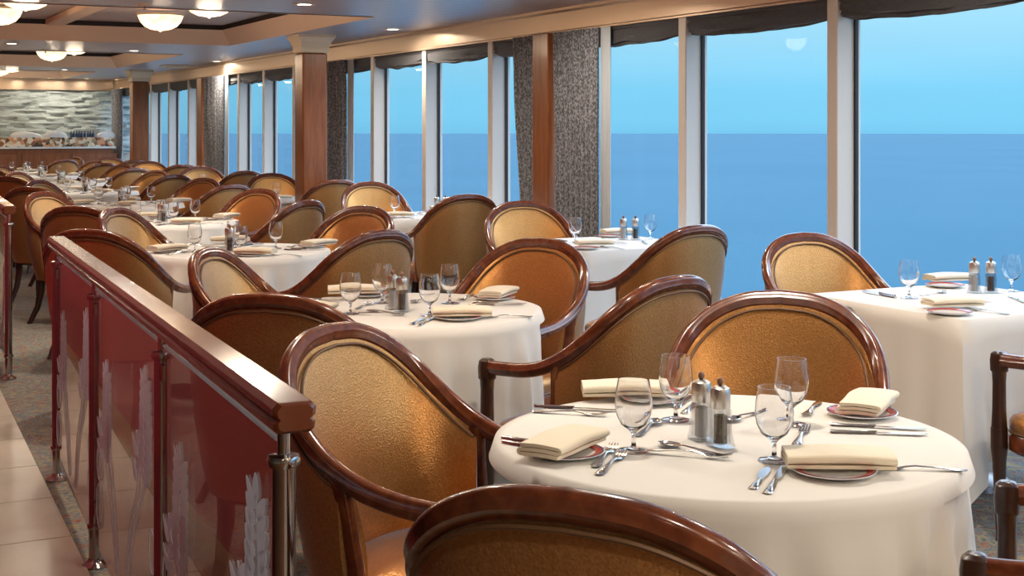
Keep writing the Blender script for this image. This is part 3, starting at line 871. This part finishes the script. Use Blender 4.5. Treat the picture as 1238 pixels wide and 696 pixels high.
curtain(y_on_x(722,4.95), a-.01, 'wide grey textured curtain to the right of the nearest wooden pilaster', liner=.12, seed=1, tie=.10)
curtain(b+.01, y_on_x(622,4.95), 'narrow grey textured curtain to the left of the nearest wooden pilaster', seed=2, tie=.45)
a, b = pil_y[1]
curtain(13.35, a-.01, 'grey curtain just right of the large wooden column', liner=.16, seed=3, tie=.2)
curtain(b+.01, b+.4, 'narrow grey curtain behind the large wooden column', seed=4, tie=.2)
a, b = pil_y[2]
curtain(18.05, a-.01, 'grey curtain between the far pilaster and three narrow panes', liner=.14, seed=5, tie=.1)
curtain(24.75, 25.6, 'dark curtain in the corner beside the stone wall', seed=6, tie=.1)

# ------------------------------------------------------------------ lamps
def lamp_light(name, loc, e, size, col=(1,.80,.56), parent=None, typ='AREA', spread=170):
    l = bpy.data.lights.new(name, typ); l.energy = e; l.color = col
    if typ == 'AREA': l.shape = 'DISK'; l.size = size; l.spread = radians(spread)
    else: l.shadow_soft_size = size
    o = bpy.data.objects.new(name, l); COL.objects.link(o); o.location = loc
    if parent: o.parent = parent
    return o
bowl0 = empty('bowl_ceiling_lamp'); bowl0['category'] = 'ceiling lamp'
MB().lathe([(.205,-.020),(.198,-.045),(.180,-.085),(.145,-.125),(.09,-.150),(.03,-.158),(.005,-.160),
            (.005,-.152),(.085,-.143),(.138,-.119),(.172,-.082),(.190,-.043),(.197,-.020)], 32, ring=True).build('glass_bowl', 'bowl', bowl0, ang=60)
MB().lathe([(.19,-.028),(.212,-.028),(.214,-.018),(.206,-.010),(.19,-.010)], 32, ring=True).build('rim', 'capital', bowl0)
MB().lathe([(.001,-.170),(.012,-.168),(.014,-.160),(.005,-.156)], 12).build('finial', 'capital', bowl0)
MB().lathe([(.001,.0),(.06,.0),(.06,-.012),(.012,-.02),(.012,-.15),(.001,-.15)], 16).build('stem', 'chrome', bowl0)
LP = []
for i, (a, b) in enumerate(cof):
    for j, yy in enumerate((a+.55, a+2.25)):
        for x in (1.45, 2.85):
            LP.append((x, yy, i, j))
cofn = ['above the camera','above the second round table','over the third and fourth round tables','over the middle of the room','nearest the far wall']
for x, yy, i, j in LP:
    place(bowl0, USED, (x, yy, ZR+.03-.045+.0), 0, f'glowing glass bowl lamp in the coffer {cofn[i]}, {["near","far"][j]} {"left" if x<2 else "right"}', 'bowl lamps in the coffers')
    lamp_light('bowl_light', (x, yy, ZR-.16-.03), 12, .1, (1,.78,.54), typ='POINT')
dl0 = empty('ceiling_downlight'); dl0['category'] = 'downlight'
MB().lathe([(.050,-.004),(.075,-.007),(.080,-.003),(.080,0),(.050,0)], 24, ring=True).build('trim_ring', 'capital', dl0)
MB().lathe([(.001,-.003),(.050,-.003),(.050,0),(.001,0)], 24).build('lens', 'lens', dl0)
DL = []
for px, py, d in ((368,5,'in the metal ceiling right of the first bowl lamps'),(475,35,'above the third window table, right of the large column'),(262,74,'over the strip left of the large column'),
                  (162,61,'between the first and second visible coffers'),(78,84,'between the second and third visible coffers'),(143,96,'beside the small column capital'),
                  (60,98,'above the stone wall, left of the middle'),(105,100,'above the stone wall, farthest right'),(77,103,'closest to the middle of the stone wall'),(26,99,'above the stone wall, farthest left')):
    p = at_z(px, py, ZC)
    if p.y > YF-.45: p.x *= (YF-.45)/p.y; p.y = YF-.45
    DL.append((p.x, p.y, d))
fill_extra = [(.9,.3),(1.0,-1.6),(2.4,-1.4),(2.6,.6),(1.3,4.2),(1.4,7.0),(1.5,9.7),(-1.5,-2.5),(4.25,8.0),(4.25,4.6),(4.25,1.4),(1.9,2.9),(3.3,2.9),(1.8,9.2),(1.9,15.2),(2.0,20.9),(2.2,-3.4),(3.6,-3.4)]  # unseen downlights added as fill light for the room
for i, (x, y) in enumerate(fill_extra): DL.append((x, y, None))
for i, (x, y, d) in enumerate(DL):
    far_ = y > YF-1.5
    place(dl0, USED, (x, y, ZC-.0005), 0, f'round lit downlight {d}' if d else 'added round ceiling downlight, unseen fill light for the room', 'downlights in the ceiling')
    lamp_light('downlight_lamp', (x, y, ZC-.012), 15.5 if not far_ else 3.2, .10, (1,.89,.75))
# air diffuser and smoke detectors
p = at_z(213, 79, ZC)
o = empty('ceiling_air_diffuser', (p.x, p.y, ZC), 0, 'white square air diffuser in the ceiling left of the large column', 'air vent')
MB().box((-.2,-.2,-.02),(.2,.2,0),.006).build('frame', 'capital', o, smooth=False)
MB().box((-.12,-.12,-.035),(.12,.12,-.02),.005).build('centre_plate', 'linen', o, smooth=False)
for px, py, lab in ((175,5,'small sprinkler rosette in front of the first bowl lamp'),(55,60,'small sprinkler rosette left of the middle bowl lamp')):
    p = at_z(px, py, ZC)
    o = empty('ceiling_sprinkler', (p.x, p.y, ZC), 0, lab, 'sprinkler', 'ceiling sprinklers')
    MB().lathe([(.001,0),(.055,0),(.05,-.012),(.02,-.018),(.001,-.018)], 18).build('rosette', 'capital', o)
    MB().lathe([(.001,-.018),(.008,-.018),(.008,-.035),(.02,-.037),(.02,-.04),(.001,-.04)], 12).build('nozzle', 'chrome', o)

# ------------------------------------------------------------------ balustrades
b0 = at_z(69,580,0); b1 = at_z(115,684,0)
rd = Vector((b0.x-b1.x, b0.y-b1.y, 0)).normalized()          # away from the camera
def on_line(px):     # point of the rail line at image column px
    u = (px-CX)/F_PX; A = C-u*S; B = S+u*C   # X*A = Y*B
    k = rd.x/rd.y; Y = (b1.x - k*b1.y) / (B/A - k); return Vector((B/A*Y, Y, 0))
def balustrade(P, label, near_over=.06, far_over=.03):
    o0 = P[0]; root = empty('balustrade', o0, 0, label, 'railing', 'mahogany and glass balustrades')
    ang = atan2(rd.y, rd.x); root.rotation_euler.z = ang
    ds = [(p-o0).length for p in P]
    prof = [(-.034,-.020),(-.026,-.026),(.026,-.026),(.034,-.020),(.036,-.008),(.030,-.003),(.036,.004),(.037,.016),(.028,.026),(-.028,.026),(-.037,.016),(-.036,.004),(-.030,-.003),(-.036,-.008)]
    hr = MB(); L0, L1 = -near_over, ds[-1]+far_over
    rings = [[(x, y*s_, .985+z*s_) for y, z in prof] for x, s_ in ((L0,.8),(L0+.008,1),(L1-.008,1),(L1,.8))]
    hr.loft(rings).build('handrail', 'rail_wood', root, ang=35)
    for d in ds:
        p = MB().lathe([(.0205,.012),(.0205,.905),(.001,.905)], 24, (d,0,0)).build('post', 'chrome', root)
        MB().lathe([(.001,.905),(.011,.905),(.011,.962),(.001,.962)], 16, (d,0,0)).build('stub', 'chrome', p)
        MB().lathe([(.020,.888),(.026,.890),(.029,.899),(.026,.908),(.012,.910),(.012,.888)], 24, (d,0,0), ring=True).build('collar', 'chrome', p)
        MB().lathe([(.020,.125),(.026,.127),(.027,.135),(.026,.143),(.020,.145)], 24, (d,0,0), ring=True).build('collar', 'chrome', p)
        MB().lathe([(.001,0),(.045,0),(.045,.006),(.034,.014),(.024,.022),(.0205,.03),(.001,.03)], 24, (d,0,0)).build('base_flange', 'chrome', p)
        for sg in (-1,1):
            if (d == ds[0] and sg < 0) or (d == ds[-1] and sg > 0): continue
            for z in (.20,.86):
                x0, x1 = sorted((d+sg*.015, d+sg*.05))
                MB().box((x0,-.010,z-.022),(x1,.010,z+.022),.003).build('glass_clamp', 'chrome', p)
    for k in range(len(ds)-1):
        a, b = ds[k]+.035, ds[k+1]-.035
        g = MB().box((a,-.004,.09),(b,.004,.925)).build('glass_panel', 'rail_glass', root, smooth=False)
        MB().box((a,-.0045,.925),(b,.0045,.929)).build('glass_edge', 'frost', g, smooth=False)
        # etched flower sprays on the walkway face
        e = MB(); yo = .0062; mid = (a+b)/2; random.seed(k+3)
        def leaf(x, z, l, w, an):
            pts = []
            for q in range(12):
                t = 2*pi*q/12; lx = l*.5*cos(t); lz = w*.5*sin(t)*(1-.35*cos(t))
                pts.append((x+lx*cos(an)-lz*sin(an), z+lx*sin(an)+lz*cos(an)))
            e.loft([[(px_,yo,pz) for px_,pz in pts],[(px_,yo+.0012,pz) for px_,pz in pts]])
        def line(pts, r=.0022):
            pts = catmull([(x,yo+.0006,z) for x,z in pts], 5); e.tube(pts, r, 5, up=(0,1,0))
        for sx, hgt, lean in ((-.13,.80,-.05),(.10,.70,.04)):
            x0 = mid+sx*.35
            xt = mid+sx+lean
            line([(x0,.14),(x0*.7+xt*.3,.32),(xt-.01*lean,.55),(xt,hgt)])
            line([(x0+.01,.14),(x0*.6+xt*.4+.03,.34),(xt+.05,.50),(xt+.06,hgt-.16)])
            for q in range(9):
                z = hgt-.015-q*.030; s_ = 1-abs(q-4)/9
                leaf(xt-.012-.010*s_, z, .055, .020*s_+.008, radians(118)); leaf(xt+.012+.010*s_, z+.01, .055, .020*s_+.008, radians(62))
            leaf(xt, hgt+.015, .05, .018, radians(90))
            for q in range(4): leaf(xt+.06+(.016 if q%2 else -.016), hgt-.17-q*.035, .06, .022, radians(60 if q%2 else 120))
            # looping scrolls below
            for zz, rr in ((.38,.055),(.24,.07)):
                cxx = xt + (.07 if sx > 0 else -.05)
                line([(cxx+rr*.42*cos(t), zz+rr*sin(t)) for t in [2*pi*q/10 for q in range(11)]], .0018)
        e.v = [(mid+(p[0]-mid)*2.3, p[1], p[2]) for p in e.v]
        e.build('flower_etching', 'frost', g, ang=60)
    return root
R = [on_line(343), on_line(196), on_line(115), on_line(69)]
balustrade(R, 'mahogany handrail with chrome posts and flower-etched glass panels in the left foreground', .075)
q0 = on_line(10.5); q0 = at_z(10.5,458,0)
balustrade([q0, q0+rd*1.2, q0+rd*2.4, q0+rd*3.6], 'second mahogany and glass balustrade starting at the left edge beyond the gap', .05)

# ------------------------------------------------------------------ far buffet counter
o = empty('buffet_counter', (0,0,0), 0, 'long wooden buffet counter with mosaic ledge before the stone wall', 'counter')
cy0, cy1, cx1 = YF-.95, YF-.16, 4.87
MB().box((-1,cy0+.04,.08),(cx1-.04,cy1,1.10),.01).build('cabinet', 'column', o, smooth=False)
for i in range(7):
    x0 = -.95+i*.84; MB().box((x0+.03,cy0+.02,.14),(x0+.81,cy0+.05,1.02),.01).build('door_panel', 'column', o, smooth=False)
MB().box((-1,cy0+.08,0),(cx1-.08,cy1,.08)).build('toe_kick', 'wood_dark', o, smooth=False)
MB().box((-1,cy0-.02,1.10),(cx1,cy1,1.135),.006).build('worktop', 'linen', o, smooth=False)
MB().box((-1,cy0+.03,1.135),(cx1-.02,cy0+.13,1.30),.01).build('mosaic_ledge', 'mosaic', o, smooth=False)
random.seed(4)
def heap(x, w, h, lab):
    mb = MB(); rings = []
    for i in range(9):
        t = i/8; zz = h*t; s_ = (1-t**2.2)**.5 if t < 1 else .02
        rings.append([((w/2*s_)*cos(a)*(1+.2*noise.noise(Vector((cos(a)*2,sin(a)*2,i*.5+x)))), .05*s_*sin(a), zz*(1+.35*noise.noise(Vector((cos(a)*2+x,sin(a)*2,4))))) for a in [2*pi*k/20 for k in range(20)]])
    q = mb.loft(rings).build('linen_heap', 'linen', None, ang=60, loc=(x,cy0+.08,1.30)); return tag(q, lab, 'linen')
heap(at_z(28,166,1.3).x*0+3.35, .55, .10, 'low white heap on the counter ledge at the left')
heap(3.85, .40, .12, 'white heap on the counter ledge nearest the middle of the wall')
heap(4.72, .34, .10, 'white heap at the right end of the counter ledge')
bl = MB().lathe([(.001,0),(.022,0),(.024,.01),(.024,.06),(.010,.085),(.009,.11),(.001,.11)], 12).build('small_bottle', 'bottle'); bl['category'] = 'bottle'
for i in range(9):
    place(bl, USED, (4.12+i*.046+random.uniform(-.01,.01), cy0+.08, 1.30), 0, 'tiny dark bottle in the row on the ledge of the far counter', 'small dark bottles on the far counter ledge')

# ------------------------------------------------------------------ outside
mb = MB(); n = 96; mb.add([(0,0,-32)]+[(8600*cos(2*pi*k/n), 8600*sin(2*pi*k/n), -32) for k in range(n)], [(0,1+k,1+(k+1)%n) for k in range(n)])
sea = mb.build('sea', 'sea', smooth=False); tag(sea, 'calm blue sea reaching to the horizon beyond the windows', 'sea', kind='stuff')
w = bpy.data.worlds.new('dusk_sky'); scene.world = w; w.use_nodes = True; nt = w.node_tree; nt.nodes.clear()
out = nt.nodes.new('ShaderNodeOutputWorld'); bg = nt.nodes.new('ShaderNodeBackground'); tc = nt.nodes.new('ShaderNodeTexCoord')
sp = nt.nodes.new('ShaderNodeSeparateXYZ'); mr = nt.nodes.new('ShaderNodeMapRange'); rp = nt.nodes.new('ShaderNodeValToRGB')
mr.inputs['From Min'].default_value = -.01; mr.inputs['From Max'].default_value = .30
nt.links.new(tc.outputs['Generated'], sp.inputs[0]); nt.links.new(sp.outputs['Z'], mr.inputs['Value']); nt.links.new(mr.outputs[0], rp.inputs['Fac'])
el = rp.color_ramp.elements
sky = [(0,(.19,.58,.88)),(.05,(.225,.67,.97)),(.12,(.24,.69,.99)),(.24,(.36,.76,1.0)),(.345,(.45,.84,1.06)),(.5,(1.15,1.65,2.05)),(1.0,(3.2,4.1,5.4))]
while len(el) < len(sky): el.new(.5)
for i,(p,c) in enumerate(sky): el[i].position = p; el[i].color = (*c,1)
nz = nt.nodes.new('ShaderNodeTexNoise'); nz.inputs['Scale'].default_value = 5; mpn = nt.nodes.new('ShaderNodeMapping'); mpn.inputs['Scale'].default_value = (1,1,7)
nt.links.new(tc.outputs['Generated'], mpn.inputs[0]); nt.links.new(mpn.outputs[0], nz.inputs['Vector'])
mxc = nt.nodes.new('ShaderNodeMix'); mxc.data_type = 'RGBA'; mxc.blend_type = 'MULTIPLY'; mxc.inputs[0].default_value = 1
mr2 = nt.nodes.new('ShaderNodeMapRange'); mr2.inputs['To Min'].default_value = .93; mr2.inputs['To Max'].default_value = 1.07
nt.links.new(nz.outputs['Fac'], mr2.inputs['Value']); nt.links.new(rp.outputs['Color'], mxc.inputs[6]); nt.links.new(mr2.outputs[0], mxc.inputs[7])
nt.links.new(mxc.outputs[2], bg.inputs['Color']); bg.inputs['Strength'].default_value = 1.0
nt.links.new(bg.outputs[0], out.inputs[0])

vs = scene.view_settings; vs.view_transform = 'Standard'; vs.look = 'None'; vs.gamma = 1; vs.exposure = 0; vs.use_curve_mapping = False
scene.cycles.max_bounces = 10; scene.cycles.transparent_max_bounces = 16; scene.cycles.transmission_bounces = 8
scene.cycles.diffuse_bounces = 4; scene.cycles.glossy_bounces = 4; scene.cycles.caustics_reflective = False; scene.cycles.caustics_refractive = False
scene.cycles.sample_clamp_indirect = 6; scene.cycles.use_denoising = True
